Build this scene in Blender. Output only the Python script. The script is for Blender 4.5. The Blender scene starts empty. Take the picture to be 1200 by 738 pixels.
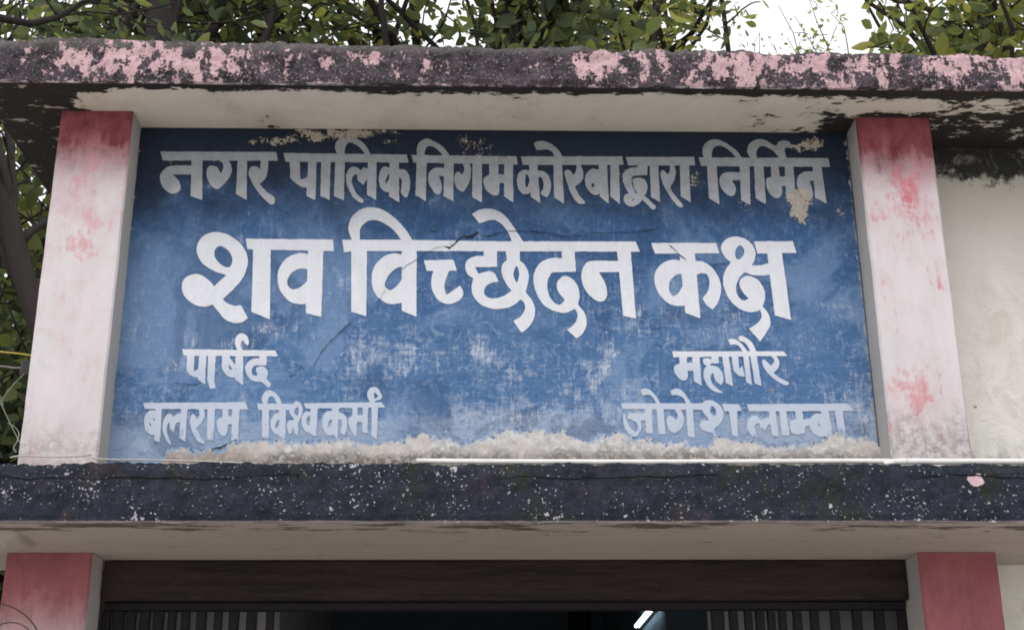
import bpy, math, random
import numpy as np
from mathutils import Matrix, Vector
rng = np.random.default_rng(7); random.seed(7)
S = bpy.context.scene
COL = S.collection

# ------------------------------------------------------------------ camera
YAW, PITCH, ROLL, FPX, EYE = math.radians(1.657), math.radians(20.60), math.radians(-0.345), 1600.0, 1.6
def axes():
    cy, sy, cp, sp = math.cos(YAW), math.sin(YAW), math.cos(PITCH), math.sin(PITCH)
    f = np.array([sy*cp, cy*cp, sp]); r = np.array([cy, -sy, 0.0]); u = np.cross(r, f)
    c, s = math.cos(ROLL), math.sin(ROLL)
    return c*r+s*u, -s*r+c*u, f
AR, AU, AF = axes()
cam = bpy.data.cameras.new('camera'); camo = bpy.data.objects.new('camera', cam); COL.objects.link(camo)
cam.sensor_width = 36.0; cam.sensor_fit = 'HORIZONTAL'; cam.lens = 36.0*FPX/1200.0
cam.clip_start = 0.05; cam.clip_end = 600
camo.matrix_world = Matrix(((AR[0], AU[0], -AF[0], 0), (AR[1], AU[1], -AF[1], 0), (AR[2], AU[2], -AF[2], EYE), (0, 0, 0, 1)))
S.camera = camo

# ------------------------------------------------------------------ light
SUN_EL, SUN_AZ = math.radians(58), math.radians(205)      # azimuth clockwise from +Y: behind the viewer, to the left
w = bpy.data.worlds.new('World'); S.world = w; w.use_nodes = True
nt = w.node_tree; nt.nodes.clear()
sky = nt.nodes.new('ShaderNodeTexSky'); sky.sky_type = 'NISHITA'; sky.sun_disc = False
sky.sun_elevation = SUN_EL; sky.sun_rotation = SUN_AZ; sky.air_density = 1.0; sky.dust_density = 4.0; sky.ozone_density = 1.0
hsv = nt.nodes.new('ShaderNodeHueSaturation'); hsv.inputs['Saturation'].default_value = 0.22     # an even overcast sky
bg = nt.nodes.new('ShaderNodeBackground'); bg.inputs['Strength'].default_value = 0.15
wo = nt.nodes.new('ShaderNodeOutputWorld')
cl = nt.nodes.new('ShaderNodeMix'); cl.data_type = 'RGBA'; cl.inputs[0].default_value = 0.6; cl.inputs[7].default_value = (8.0, 8.1, 8.4, 1)   # bright cloud layer over the sky
nt.links.new(sky.outputs[0], hsv.inputs['Color']); nt.links.new(hsv.outputs[0], cl.inputs[6]); nt.links.new(cl.outputs[2], bg.inputs[0]); nt.links.new(bg.outputs[0], wo.inputs[0])
sl = bpy.data.lights.new('sun', 'SUN'); sl.energy = 0.5; sl.angle = math.radians(25); sl.color = (1.0, 0.97, 0.93)
so = bpy.data.objects.new('sun', sl); COL.objects.link(so)
dv = Vector((math.sin(SUN_AZ)*math.cos(SUN_EL), math.cos(SUN_AZ)*math.cos(SUN_EL), math.sin(SUN_EL)))
so.rotation_euler = dv.to_track_quat('Z', 'Y').to_euler(); so.location = (0, -4, 12)
S.view_settings.view_transform = 'Standard'; S.view_settings.look = 'None'
S.view_settings.exposure = 0.54; S.view_settings.gamma = 1.0; S.cycles.filter_width = 1.8; S.view_settings.use_curve_mapping = False

def P(px, py, Y):
    """the point of the vertical plane y = Y that the photograph shows at px, py (1200 x 738)"""
    px = np.asarray(px, float); py = np.asarray(py, float)
    d = AR*(px[..., None]-600.0)+AU*(369.0-py[..., None])+AF*FPX
    return d*(Y/d[..., 1:2])+np.array([0, 0, EYE])

# ------------------------------------------------------------------ scene helpers
def tag(o, label=None, cat=None, group=None, kind=None):
    if label: o['label'] = label
    if cat: o['category'] = cat
    if group: o['group'] = group
    if kind: o['kind'] = kind
    return o
def empty(name, loc, label=None, cat=None, group=None):
    o = bpy.data.objects.new(name, None); COL.objects.link(o); o.location = loc; o.empty_display_size = 0.1
    return tag(o, label, cat, group)
class MB:
    def __init__(s): s.v = []; s.f = []; s.m = []
    def add(s, vs, fs, mi=0):
        k = len(s.v); s.v += [tuple(float(c) for c in q) for q in vs]
        s.f += [tuple(i+k for i in f) for f in fs]; s.m += [mi]*len(fs)
    def build(s, name, mats, parent=None, smooth=False):
        me = bpy.data.meshes.new(name); me.from_pydata(s.v, [], s.f)
        for m in (mats if isinstance(mats, (list, tuple)) else [mats]): me.materials.append(m)
        me.polygons.foreach_set('material_index', s.m)
        if smooth: me.polygons.foreach_set('use_smooth', [True]*len(s.f))
        me.update(); o = bpy.data.objects.new(name, me); COL.objects.link(o)
        if parent is not None:
            o.parent = parent
            t = Vector((0, 0, 0)); q = parent
            while q is not None: t += q.location; q = q.parent
            me.transform(Matrix.Translation(-t))          # parents are never rotated here
        return o
def box(mb, x0, x1, y0, y1, z0, z1, b=0.004, mi=0, side_mi=None):
    """a box with its vertical edges bevelled"""
    c = [(x0+b, y0), (x1-b, y0), (x1, y0+b), (x1, y1-b), (x1-b, y1), (x0+b, y1), (x0, y1-b), (x0, y0+b)]
    vs = [(x, y, z0) for x, y in c]+[(x, y, z1) for x, y in c]
    for i in range(8):
        j = (i+1) % 8
        m = mi if (i in (0, 4) or side_mi is None) else side_mi
        k = len(mb.v); mb.v += [vs[i], vs[j], vs[j+8], vs[i+8]]; mb.f.append((k, k+1, k+2, k+3)); mb.m.append(m)
    mb.add(vs[:8], [tuple(range(7, -1, -1))], mi); mb.add(vs[8:], [tuple(range(8))], mi)
def vnoise(x, y, seed=0):
    xi = np.floor(x).astype(np.int64); yi = np.floor(y).astype(np.int64); fx = x-xi; fy = y-yi
    fx = fx*fx*(3-2*fx); fy = fy*fy*(3-2*fy)
    def h(a, b):
        n = (a*374761393+b*668265263+seed*1442695041) & 0x7fffffff
        n = ((n ^ (n >> 13))*1274126177) & 0x7fffffff
        return ((n ^ (n >> 16)) & 0xffff)/65535.0
    return (h(xi, yi)*(1-fx)+h(xi+1, yi)*fx)*(1-fy)+(h(xi, yi+1)*(1-fx)+h(xi+1, yi+1)*fx)*fy
def fbm(x, y, oct=5, seed=0, g=0.5):
    x = np.asarray(x, float); y = np.asarray(y, float)
    s = 0; a = 1; t = 0
    for k in range(oct): s = s+a*vnoise(x*2**k+k*17.3, y*2**k+k*9.1, seed+k); t += a; a *= g
    return s/t
def tube(mb, pts, rad, n=10, mi=0, cap=True):
    pts = [np.array(p, float) for p in pts]; rad = rad if hasattr(rad, '__len__') else [rad]*len(pts)
    k0 = len(mb.v); prev = None
    for i, p in enumerate(pts):
        t = pts[min(i+1, len(pts)-1)]-pts[max(i-1, 0)]; t = t/(np.linalg.norm(t)+1e-9)
        if prev is None:
            a = np.array([0, 0, 1.0]) if abs(t[2]) < .9 else np.array([1.0, 0, 0]); u = np.cross(t, a)
        else: u = prev-t*np.dot(prev, t)
        u /= np.linalg.norm(u)+1e-9; prev = u; v = np.cross(t, u)
        for j in range(n):
            a = 2*math.pi*j/n; q = p+rad[i]*(math.cos(a)*u+math.sin(a)*v); mb.v.append(tuple(q))
    for i in range(len(pts)-1):
        for j in range(n):
            a = k0+i*n+j; b = k0+i*n+(j+1) % n
            mb.f.append((a, b, b+n, a+n)); mb.m.append(mi)
    if cap:
        mb.f.append(tuple(k0+j for j in range(n-1, -1, -1))); mb.m.append(mi)
        e = k0+(len(pts)-1)*n; mb.f.append(tuple(e+j for j in range(n))); mb.m.append(mi)
def smooth_line(pts, n=8):
    pts = [np.array(p, float) for p in pts]; q = [pts[0]]+pts+[pts[-1]]; out = []
    for i in range(1, len(q)-2):
        for k in range(n):
            t = k/n; a, b, c, d = q[i-1], q[i], q[i+1], q[i+2]
            out.append(.5*((2*b)+(-a+c)*t+(2*a-5*b+4*c-d)*t*t+(-a+3*b-3*c+d)*t**3))
    out.append(pts[-1]); return out

# ------------------------------------------------------------------ material helpers
class G:
    def __init__(s, name, rough=0.85, spec=0.25):
        s.m = bpy.data.materials.new(name); s.m.use_nodes = True; s.t = s.m.node_tree; s.t.nodes.clear()
        s.out = s.t.nodes.new('ShaderNodeOutputMaterial'); s.b = s.t.nodes.new('ShaderNodeBsdfPrincipled')
        s.b.inputs['Roughness'].default_value = rough; s.b.inputs['Specular IOR Level'].default_value = spec
        s.t.links.new(s.b.outputs[0], s.out.inputs[0])
        g = s.t.nodes.new('ShaderNodeNewGeometry'); s.pos = g.outputs['Position']
        sx = s.t.nodes.new('ShaderNodeSeparateXYZ'); s.t.links.new(s.pos, sx.inputs[0]); s.x, s.y, s.z = sx.outputs
    def L(s, v, i):
        if isinstance(v, bpy.types.NodeSocket): s.t.links.new(v, i)
        elif isinstance(v, (tuple, list)): i.default_value = tuple(v)+((1,) if len(v) == 3 and len(i.default_value) == 4 else ())
        else: i.default_value = v
    def vec(s, sc=(1, 1, 1), off=(0, 0, 0)):
        n = s.t.nodes.new('ShaderNodeMapping'); s.L(s.pos, n.inputs[0]); n.inputs['Scale'].default_value = sc; n.inputs['Location'].default_value = off
        return n.outputs[0]
    def noise(s, scale, detail=6, rough=.6, sc=(1, 1, 1), off=(0, 0, 0), dist=0.0):
        n = s.t.nodes.new('ShaderNodeTexNoise'); s.L(s.vec(sc, off), n.inputs['Vector']); n.inputs['Scale'].default_value = scale
        n.inputs['Detail'].default_value = detail; n.inputs['Roughness'].default_value = rough; n.inputs['Distortion'].default_value = dist
        return n.outputs[0]
    def voro(s, scale, sc=(1, 1, 1), off=(0, 0, 0), feat='F1'):
        n = s.t.nodes.new('ShaderNodeTexVoronoi'); n.feature = feat; s.L(s.vec(sc, off), n.inputs['Vector']); n.inputs['Scale'].default_value = scale
        return n.outputs[0]
    def math(s, op, a, b=0.0):
        n = s.t.nodes.new('ShaderNodeMath'); n.operation = op; s.L(a, n.inputs[0]); s.L(b, n.inputs[1]); return n.outputs[0]
    def add(s, *a):
        r = a[0]
        for q in a[1:]: r = s.math('ADD', r, q)
        return r
    def mul(s, *a):
        r = a[0]
        for q in a[1:]: r = s.math('MULTIPLY', r, q)
        return r
    def mx(s, a, b): return s.math('MAXIMUM', a, b)
    def inv(s, a): return s.math('SUBTRACT', 1.0, a)
    def mr(s, x, a, b, c=0.0, d=1.0):
        n = s.t.nodes.new('ShaderNodeMapRange'); n.interpolation_type = 'SMOOTHSTEP'
        s.L(x, n.inputs[0])
        if a > b: a, b, c, d = b, a, d, c
        for i, v in enumerate((a, b, c, d)): n.inputs[i+1].default_value = v
        return n.outputs[0]
    def curve(s, x, pts):
        """piecewise linear profile of a coordinate"""
        lo, hi = pts[0][0], pts[-1][0]
        n0 = s.t.nodes.new('ShaderNodeMapRange'); s.L(x, n0.inputs[0]); n0.inputs[1].default_value = lo; n0.inputs[2].default_value = hi
        n = s.t.nodes.new('ShaderNodeValToRGB'); s.L(n0.outputs[0], n.inputs[0]); e = n.color_ramp.elements
        while len(e) < len(pts): e.new(0.5)
        for i, (p, v) in enumerate(pts): e[i].position = (p-lo)/(hi-lo)
        for i, (p, v) in enumerate(pts): e[i].color = (v, v, v, 1)
        return n.outputs[0]
    def gain(s, n, k): return s.add(s.mul(s.math('SUBTRACT', n, .5), k), .5)
    def blob(s, cx, cz, rx, rz, pwr=1.0):
        """1 at a spot of the facade falling to 0 at its rim"""
        if not hasattr(s, 'wa'): s.wa = s.math('SUBTRACT', s.noise(11, 5, .65, off=(3, 3, 3), dist=.6), .5); s.wb = s.math('SUBTRACT', s.noise(11, 5, .65, off=(8, 1, 6), dist=.6), .5)
        a = s.add(s.math('DIVIDE', s.math('SUBTRACT', s.x, cx), rx), s.mul(s.wa, 3.2)); b = s.add(s.math('DIVIDE', s.math('SUBTRACT', s.z, cz), rz), s.mul(s.wb, 3.2))
        return s.mr(s.add(s.mul(a, a), s.mul(b, b)), 0.0, 1.0, pwr, 0.0)
    def mix(s, f, a, b):
        n = s.t.nodes.new('ShaderNodeMix'); n.data_type = 'RGBA'; s.L(f, n.inputs[0]); s.L(a, n.inputs[6]); s.L(b, n.inputs[7]); return n.outputs[2]
    def bump(s, h, dist=0.003, strength=1.0):
        n = s.t.nodes.new('ShaderNodeBump'); n.inputs['Distance'].default_value = dist; n.inputs['Strength'].default_value = strength
        s.L(h, n.inputs['Height']); s.t.links.new(n.outputs[0], s.b.inputs['Normal'])
    def done(s, col, rough=None):
        s.L(col, s.b.inputs['Base Color'])
        if rough is not None: s.L(rough, s.b.inputs['Roughness'])
        return s.m
def plain(name, c, rough=.8, var=.25, scale=30):
    g = G(name, rough); n = g.noise(scale, 6, .65)
    return g.done(g.mix(n, tuple(q*(1-var) for q in c), tuple(min(1, q*(1+var)) for q in c)))
def spot(px, py, Y=3.7):
    q = P(px, py, Y); return float(q[0]), float(q[2])

# roof fascia: pink distemper flaking off black mould
g = G('fascia_pink_mould', .9)
prof = g.curve(g.x, [(-1.45, .0), (-1.27, .02), (-1.12, .32), (-.9, .36), (-.75, .28), (-.6, .24), (-.4, .12), (-.1, .06), (.0, .03), (.22, .02), (.30, .34), (.50, .30), (.56, .12), (.70, .32), (.95, .30), (1.1, .24), (1.4, .31), (1.6, .30), (2.2, .2)])
zp = g.add(g.mr(g.z, 3.60, 3.655, -.16, .0), g.mr(g.z, 3.695, 3.715, 0.0, -.16))
n1 = g.noise(10.5, 9, .68, (1, 1, .8)); n2 = g.noise(26, 6, .7, off=(3, 1, 5)); n3 = g.noise(120, 4, .7); fine = g.noise(300, 3, .6)
ncol = g.noise(15, 7, .7, (1.6, 1.6, .55), (6, 0, 1))
pm = g.mr(g.add(g.gain(n1, 1.2), g.mul(g.add(n2, -.5), 1.5), g.mul(g.add(n3, -.5), .55), g.mul(g.add(ncol, -.5), 1.6), g.mul(prof, 1.0), zp), .735, .80)
spk = g.mr(g.add(g.mul(n3, .7), g.mul(n2, .3), g.mul(prof, .12)), .58, .63)
dark = g.mix(g.mr(g.noise(14, 6, .7, off=(8, 0, 0)), .35, .7), (.010, .008, .011), (.085, .064, .080))
dark = g.mix(g.mr(n3, .42, .66), dark, (.055, .048, .055))
pink = g.mix(g.noise(20, 6, .6), (.44, .275, .30), (.60, .425, .445))
pink = g.mix(g.mr(g.noise(60, 6, .7, off=(2, 2, 0)), .62, .72), pink, (.70, .62, .62))
c = g.mix(g.mul(spk, .8), dark, (.42, .33, .37)); c = g.mix(g.mul(g.mr(g.noise(210, 3, .6, off=(4, 4, 4)), .60, .68), .5), c, (.40, .36, .40)); c = g.mix(g.mul(g.mr(g.z, 3.685, 3.715), .5), c, (.14, .13, .12)); c = g.mix(pm, c, pink); c = g.mix(g.mul(g.mr(g.noise(75, 6, .75, off=(1, 8, 1)), .54, .64), .75), c, dark)
c = g.mix(g.mul(g.mr(fine, .6, .7), .35), c, (.05, .04, .05))
c = g.mix(g.mul(g.mr(g.z, 3.598, 3.591), g.mr(n2, .45, .6)), c, (.66, .52, .55))
g.bump(g.add(g.mul(pm, .6), g.mul(n3, .8), g.mul(n2, .7)), .004, .8); M_FASC = g.done(c)

# roof soffit: cream limewash with black mould along the edge and at the ends
g = G('soffit_limewash', .92)
n1 = g.noise(6, 8, .65); n2 = g.noise(22, 8, .7, (1, 2.0, 1)); n3 = g.noise(90, 5, .7)
edge = g.curve(g.y, [(3.40, .42), (3.448, .42), (3.468, .26), (3.50, .05), (3.56, .0), (3.60, .03), (3.66, .02), (3.8, .03), (3.84, .1), (4.2, .2)])
ends = g.add(g.mr(g.x, -1.12, -1.22, 0, .34), g.mr(g.x, .6, 1.2, 0, .115), g.mul(g.mr(g.y, 3.54, 3.60), g.mr(g.x, 1.02, 1.10), .16), g.mul(g.mr(g.x, 1.35, 1.42), g.mr(g.y, 3.60, 3.76, 0, .05)))
mould = g.mr(g.add(g.gain(g.add(g.mul(n1, .5), g.mul(n2, .5)), 1.5), edge, ends), .68, .74)
dirt = g.mr(g.add(n1, g.mul(n3, .3)), .55, .95)
c = g.mix(dirt, (.76, .70, .62), (.58, .52, .45)); c = g.mix(g.mr(n3, .7, .78), c, (.2, .17, .15))
dk = g.mix(n3, (.012, .011, .011), (.05, .045, .042))
c = g.mix(mould, c, dk)
c = g.mix(g.mul(g.mr(g.noise(13, 7, .7, (1, 2.2, 1), (4, 4, 0)), .60, .63), g.mr(g.x, -1.05, -1.15)), c, (.42, .38, .35))
g.bump(g.add(g.mul(mould, -.8), g.mul(n3, .3), n1), .006, .7); M_SOFF = g.done(c)

# plain soffit under the ledge
g = G('ledge_soffit', .92); n1 = g.noise(5, 8, .65, (.5, 2, 1)); n2 = g.noise(30, 8, .7, (.35, 1.6, 1)); n3 = g.noise(110, 4, .7)
m = g.mr(g.add(g.gain(n2, 1.3), g.mul(g.mr(g.y, 3.37, 3.28, 0, .27), g.mr(n1, .40, .55)), g.mul(g.add(n1, -.5), .5)), .68, .76)
c = g.mix(n1, (.43, .375, .335), (.33, .285, .255)); c = g.mix(g.mul(g.mr(g.noise(36, 6, .7, (.5, 2.5, 1), (3, 1, 0)), .60, .68), .6), c, (.14, .11, .09)); c = g.mix(g.mr(n3, .68, .76), c, (.16, .13, .11)); c = g.mix(g.mul(m, .8), c, (.05, .035, .028))
g.bump(g.add(n2, g.mul(n3, .4)), .004, .6); M_LSOF = g.done(c)

# ledge fascia: nearly black paint with white specks and moss
g = G('fascia_black', .85)
n1 = g.noise(7, 8, .65); n2 = g.noise(28, 7, .7); n3 = g.noise(140, 4, .65); nz = g.noise(9, 6, .6, (1, 1, 3))
c = g.mix(g.mr(n2, .3, .7), (.007, .009, .015), (.022, .026, .041)); c = g.mix(g.mr(n1, .55, .7), c, (.035, .025, .026))
den = g.mr(g.noise(9, 4, .6, off=(9, 2, 3)), .40, .66, -.03, .045)
sp = g.mr(g.add(g.noise(52, 3, .62, (1, 1, 1.1)), den), .675, .70); sp2 = g.mr(g.add(g.noise(150, 2, .5, off=(1, 5, 2)), den), .665, .705)
c = g.mix(g.mul(g.mr(n3, .5, .7), .25), c, (.075, .078, .10))
c = g.mix(g.mul(g.mr(g.noise(7, 6, .6, off=(5, 5, 5)), .70, .76), .6), c, (.20, .13, .14))
c = g.mix(g.mul(g.mr(g.noise(8, 7, .7, off=(2, 7, 1)), .60, .70), g.mr(g.z, 2.35, 2.42)), c, (.035, .045, .015))
c = g.mix(g.mul(g.mr(g.noise(6, 7, .7, (1, 1, .7), (0, 7, 3)), .54, .64), .6), c, (.020, .025, .012))
c = g.mix(g.mx(g.mul(sp, .9), g.mul(sp2, .7)), c, g.mix(n3, (.30, .29, .31), (.58, .57, .58)))
bx, bz = spot(1146, 560, 3.22); pb = g.blob(bx, bz, .026, .021); c = g.mix(g.mul(g.mr(g.add(pb, g.mul(g.add(n2, n3, -1.0), 1.2)), .30, .42), g.mr(pb, .02, .15)), c, (.56, .40, .44))
crk = g.math('ABSOLUTE', g.add(g.z, -2.392, g.mul(g.add(g.noise(4, 5, .6, off=(0, 0, 9)), -.5), .06)))
ck = g.mul(g.mr(crk, .0035, .001), g.mr(g.noise(3, 3, .5, off=(4, 1, 0)), .45, .55)); c = g.mix(ck, c, (.006, .006, .008))
c = g.mix(g.mul(g.mr(g.z, 2.290, 2.284), .7), c, (.30, .25, .23))
g.bump(g.add(g.mul(n2, 1.0), g.mul(n3, .35), g.mul(ck, -1.2), g.mul(nz, .8)), .007, .8); M_LFAS = g.done(c)
g = G('ledge_top_dirt', .95); n = g.noise(30, 7, .7)
M_LTOP = g.done(g.mix(g.mr(g.noise(7, 5), .4, .6), g.mix(n, (.12, .11, .09), (.3, .28, .25)), (.07, .085, .03)))

# pillars: white limewash, red distemper washed down from the top
def pillar_mat(name, top, depth, spots, lower=False, base=None, base_c=None):
    g = G(name, .88)
    n1 = g.noise(9, 7, .65, (1.6, 1.6, .5)); n2 = g.noise(40, 7, .7, (2, 2, .35)); n3 = g.noise(110, 5, .7); n4 = g.noise(12, 7, .72, off=(3, 0, 8), dist=.8)
    cw = g.mix(g.mr(n1, .3, .7), (.62, .57, .59), (.55, .505, .515))
    cw = g.mix(g.mul(g.mr(n4, .45, .7), .35), cw, (.57, .48, .53))
    red = g.mix(g.mr(g.add(g.mul(n1, .4), g.mul(n2, .2), g.mul(n4, .4)), .36, .64), (.15, .032, .042), (.32, .092, .112))
    wash = g.mr(g.add(g.math('SUBTRACT', top, g.z), g.mul(g.add(g.mul(n1, .55), g.mul(n2, .3), g.mul(n4, .5), -.675), depth*2.2)), depth*1.9, depth*.55)
    pale = g.mul(g.mr(g.add(g.math('SUBTRACT', top, g.z), g.mul(g.add(n1, -.5), depth*1.5)), depth*3.6, depth*.8), g.mr(g.add(n1, g.mul(n2, .5)), .5, 1.0))
    c = g.mix(g.mul(pale, g.mr(n4, .38, .62), .85), cw, (.52, .24, .27)); c = g.mix(g.mul(g.mr(g.noise(18, 8, .75, off=(5, 1, 1), dist=1.0), .52, .64), .4), c, (.52, .45, .44))
    for (px, py, rx, rz, st) in spots:
        bx, bz = spot(px, py, 3.6); c = g.mix(g.mul(g.mr(g.add(g.blob(bx, bz, rx*1.6, rz*1.5), g.mul(g.add(n2, n1, n4, -1.5), 2.2)), .25, 1.25), st), c, (.55, .17, .20))
    c = g.mix(wash, c, g.mix(.28, red, (.50, .22, .24)) if lower else red)
    if base is not None:
        d = g.add(g.math('SUBTRACT', g.z, base), g.mul(g.add(g.noise(16, 7, .7, off=(1, 1, 4)), -.5), .22))
        c = g.mix(g.mul(g.mr(d, .10, .0), g.mr(g.noise(45, 7, .75, (1, 1, 1)), .38, .62), .6), c, base_c)
    c = g.mix(g.mul(g.mr(n3, .66, .76), .5), c, (.36, .30, .29))
    c = g.mix(g.mul(g.mr(g.noise(24, 4, .6, (1, 1, .5), (7, 7, 0)), .72, .76), .7), c, (.2, .17, .16))
    g.bump(g.add(g.mul(n2, .5), g.mul(n3, .5), n1), .003, .6)
    return g.done(c)
M_PL = pillar_mat('pillar_upper_left', 3.593, .135, [(96, 292, .035, .055, .55), (108, 255, .02, .08, .35), (90, 240, .05, .10, .2)], base=2.56, base_c=(.30, .24, .23))
M_PR = pillar_mat('pillar_upper_right', 3.593, .135, [(1050, 208, .05, .07, .85), (1052, 238, .05, .05, .45), (1080, 205, .03, .12, .35), (1076, 458, .045, .05, .62), (1076, 472, .09, .08, .16)], base=2.60, base_c=(.17, .14, .13))
M_QL = pillar_mat('pillar_lower_left', 2.285, .165, [], True)
M_QR = pillar_mat('pillar_lower_right', 2.285, .6, [], True)
g = G('pillar_side_grey', .9); n1 = g.noise(10, 7, .65, (1, 1, .5)); n3 = g.noise(90, 5, .7)
c = g.mix(n1, (.38, .36, .345), (.50, .48, .465)); c = g.mix(g.mr(n3, .63, .72), c, (.2, .18, .17))
g.bump(g.add(n1, n3), .003, .6); M_PSIDE = g.done(c)

# right wall: grey white, mould fringe under the slab
g = G('wall_grey_white', .92); n1 = g.noise(4, 7, .6, (1, 1, .6)); n2 = g.noise(25, 7, .7, (1, 1, .6)); n3 = g.noise(110, 4, .7)
c = g.mix(g.mr(n1, .3, .7), (.78, .75, .71), (.64, .61, .57))
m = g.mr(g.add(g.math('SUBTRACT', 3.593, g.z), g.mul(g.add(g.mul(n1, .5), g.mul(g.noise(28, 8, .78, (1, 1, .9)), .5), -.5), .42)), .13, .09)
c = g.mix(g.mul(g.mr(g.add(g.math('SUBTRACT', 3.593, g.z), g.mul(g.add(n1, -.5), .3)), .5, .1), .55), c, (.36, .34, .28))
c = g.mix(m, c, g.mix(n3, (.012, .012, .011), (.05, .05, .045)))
c = g.mix(g.mr(g.noise(30, 3, .5, (1, 1, .6), (6, 0, 2)), .72, .76), c, (.1, .08, .07)); c = g.mix(g.mul(g.mr(g.noise(10, 8, .75, (1, 1, .8), (6, 3, 2), 1.0), .50, .62), .35), c, (.50, .46, .41))
c = g.mix(g.mul(g.mr(g.z, 2.66, 2.55), g.mr(g.z, 2.40, 2.43), g.mr(n2, .4, .6), .7), c, (.12, .11, .10))
g.bump(g.add(n1, g.mul(n2, .9), g.mul(n3, .3), g.noise(9, 6, .7, (1, 1, 2), (1, 1, 1), 1.5)), .006, .7); M_WALL = g.done(c)

# sign paint
SX0, SX1, SZ0, SZ1 = -1.0195, 1.1335, 2.425, 3.5925
def sign_masks(g):
    n1 = g.noise(7, 8, .65); n2 = g.noise(30, 8, .72); n3 = g.noise(120, 5, .7)
    sv = g.noise(15, 8, .74, (1.5, 1, .6), dist=1.6); sh = g.noise(11, 8, .74, (.6, 1, 1.5), (5, 1, 2), dist=2.4)
    global BRH, BRV
    BRH = g.noise(60, 6, .68, (.16, 1, 1.9), (2, 1, 8), dist=.5); BRV = g.noise(60, 6, .68, (1.9, 1, .18), (6, 1, 3), dist=.4)
    fade = None
    for (px, py, rx, rz, st) in [(560, 400, .05, .10, .30), (575, 440, .13, .09, .16), (705, 430, .05, .15, .30), (450, 420, .20, .09, .20), (620, 490, .30, .10, .24), (415, 440, .05, .09, .22), (250, 405, .12, .05, .20), (310, 390, .10, .07, .14),
                                  (790, 345, .06, .16, .16), (860, 385, .22, .07, .14), (1000, 480, .08, .16, .22), (390, 330, .05, .08, .14), (525, 340, .06, .06, .2), (740, 480, .12, .10, .25), (740, 385, .12, .06, .18), (880, 485, .15, .05, .12), (200, 480, .1, .2, .10)]:
        bx, bz = spot(px, py); b = g.blob(bx, bz, rx, rz, st); fade = b if fade is None else g.mx(fade, b)
    chips = None
    for (px, py, rx, rz, st) in [(400, 157, .20, .034, .46), (320, 165, .12, .022, .40), (470, 168, .06, .018, .26), (550, 172, .07, .05, .25), (590, 186, .04, .02, .25), (948, 170, .06, .04, .42), (938, 240, .045, .07, .60), (960, 215, .02, .03, .25),
                                  (815, 215, .03, .05, .27), (835, 225, .03, .03, .2), (868, 240, .03, .03, .25), (985, 250, .03, .06, .26), (660, 215, .03, .05, .16), (735, 205, .03, .05, .2), (195, 190, .04, .05, .17), (445, 455, .02, .02, .2), (905, 457, .02, .008, .34)]:
        bx, bz = spot(px, py); b = g.blob(bx, bz, rx, rz, st); chips = b if chips is None else g.mx(chips, b)
    chip = g.mr(g.add(g.gain(n2, 1.2), g.mul(g.add(n3, -.5), .8), g.mul(g.add(n1, -.5), .6), chips), .80, .86)
    return n1, n2, n3, sv, sh, fade, chip
g = G('sign_blue', .75, .3)
n1, n2, n3, sv, sh, fade, chip = sign_masks(g)
c = g.mix(g.mr(n1, .25, .75), (.024, .078, .200), (.040, .110, .255))
chalk = g.mr(g.add(g.z, g.mul(g.add(n1, sh, -1.0), .55)), 3.36, 2.70)
c = g.mix(g.mul(chalk, .66), c, (.092, .195, .385))
c = g.mix(g.mul(g.mr(sv, .45, .75), .45), c, (.12, .215, .42))
c = g.mix(g.mul(g.mr(sh, .5, .75), .25), c, (.03, .085, .24))
low = g.mr(g.z, 3.3, 2.6, 0.0, .115)
streak = g.add(g.mul(g.add(sv, -.5), 1.1), g.mul(g.add(n2, -.5), .7), g.mul(g.add(sh, -.5), .9), g.mul(g.add(n1, -.5), 1.1))
bloom = g.mr(g.add(g.z, g.mul(g.add(n2, n1, -1.0), .16)), 2.73, 2.615, 0, .75)
fd = g.mr(g.add(streak, g.mul(g.add(BRV, BRH, -1.0), .9), g.mul(fade, 1.15), low, bloom), .16, .60)
c = g.mix(g.mul(g.mr(BRV, .5, .72), .35), c, (.15, .25, .42)); c = g.mix(g.mul(g.mr(BRH, .52, .70), .35), c, (.020, .062, .165))
c = g.mix(g.mul(fd, .78), c, g.mix(n2, (.30, .38, .53), (.44, .49, .59)))
c = g.mix(g.mul(g.mr(g.noise(16, 9, .78, (1, 1, 1), (2, 0, 5), 3.5), .53, .60), g.mr(g.z, 3.35, 2.9, .15, .45)), c, (.34, .42, .55))
c = g.mix(g.mul(g.mr(g.noise(13, 9, .76, (1, 1, 1.3), (7, 0, 5), 3.0), .52, .60), .38), c, (.022, .066, .165))
big = g.noise(2.6, 6, .62, off=(4, 0, 1), dist=1.2)
c = g.mix(g.mul(g.mr(big, .47, .60), g.mr(g.z, 3.42, 3.0, .2, .55)), c, g.mix(sv, (.13, .24, .43), (.27, .37, .53)))
c = g.mix(g.mul(g.mr(g.noise(3.2, 6, .62, off=(9, 0, 6), dist=1.0), .52, .62), .45), c, (.020, .060, .155))
hi = g.mr(g.add(g.mul(g.add(n3, -.5), 1.5), g.mul(g.add(BRV, -.5), 1.0), g.mul(g.add(sv, -.5), 1.2), g.mul(g.add(n1, -.5), 1.3), g.mul(fade, 1.2)), .42, .60); c = g.mix(g.mul(hi, .7), c, (.56, .58, .63))
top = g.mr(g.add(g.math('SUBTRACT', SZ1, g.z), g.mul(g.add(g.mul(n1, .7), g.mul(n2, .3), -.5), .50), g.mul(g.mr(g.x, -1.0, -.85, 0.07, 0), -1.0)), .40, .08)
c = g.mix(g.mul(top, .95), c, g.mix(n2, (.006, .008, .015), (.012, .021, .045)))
c = g.mix(chip, c, g.mix(n3, (.28, .24, .19), (.55, .50, .44)))
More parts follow.
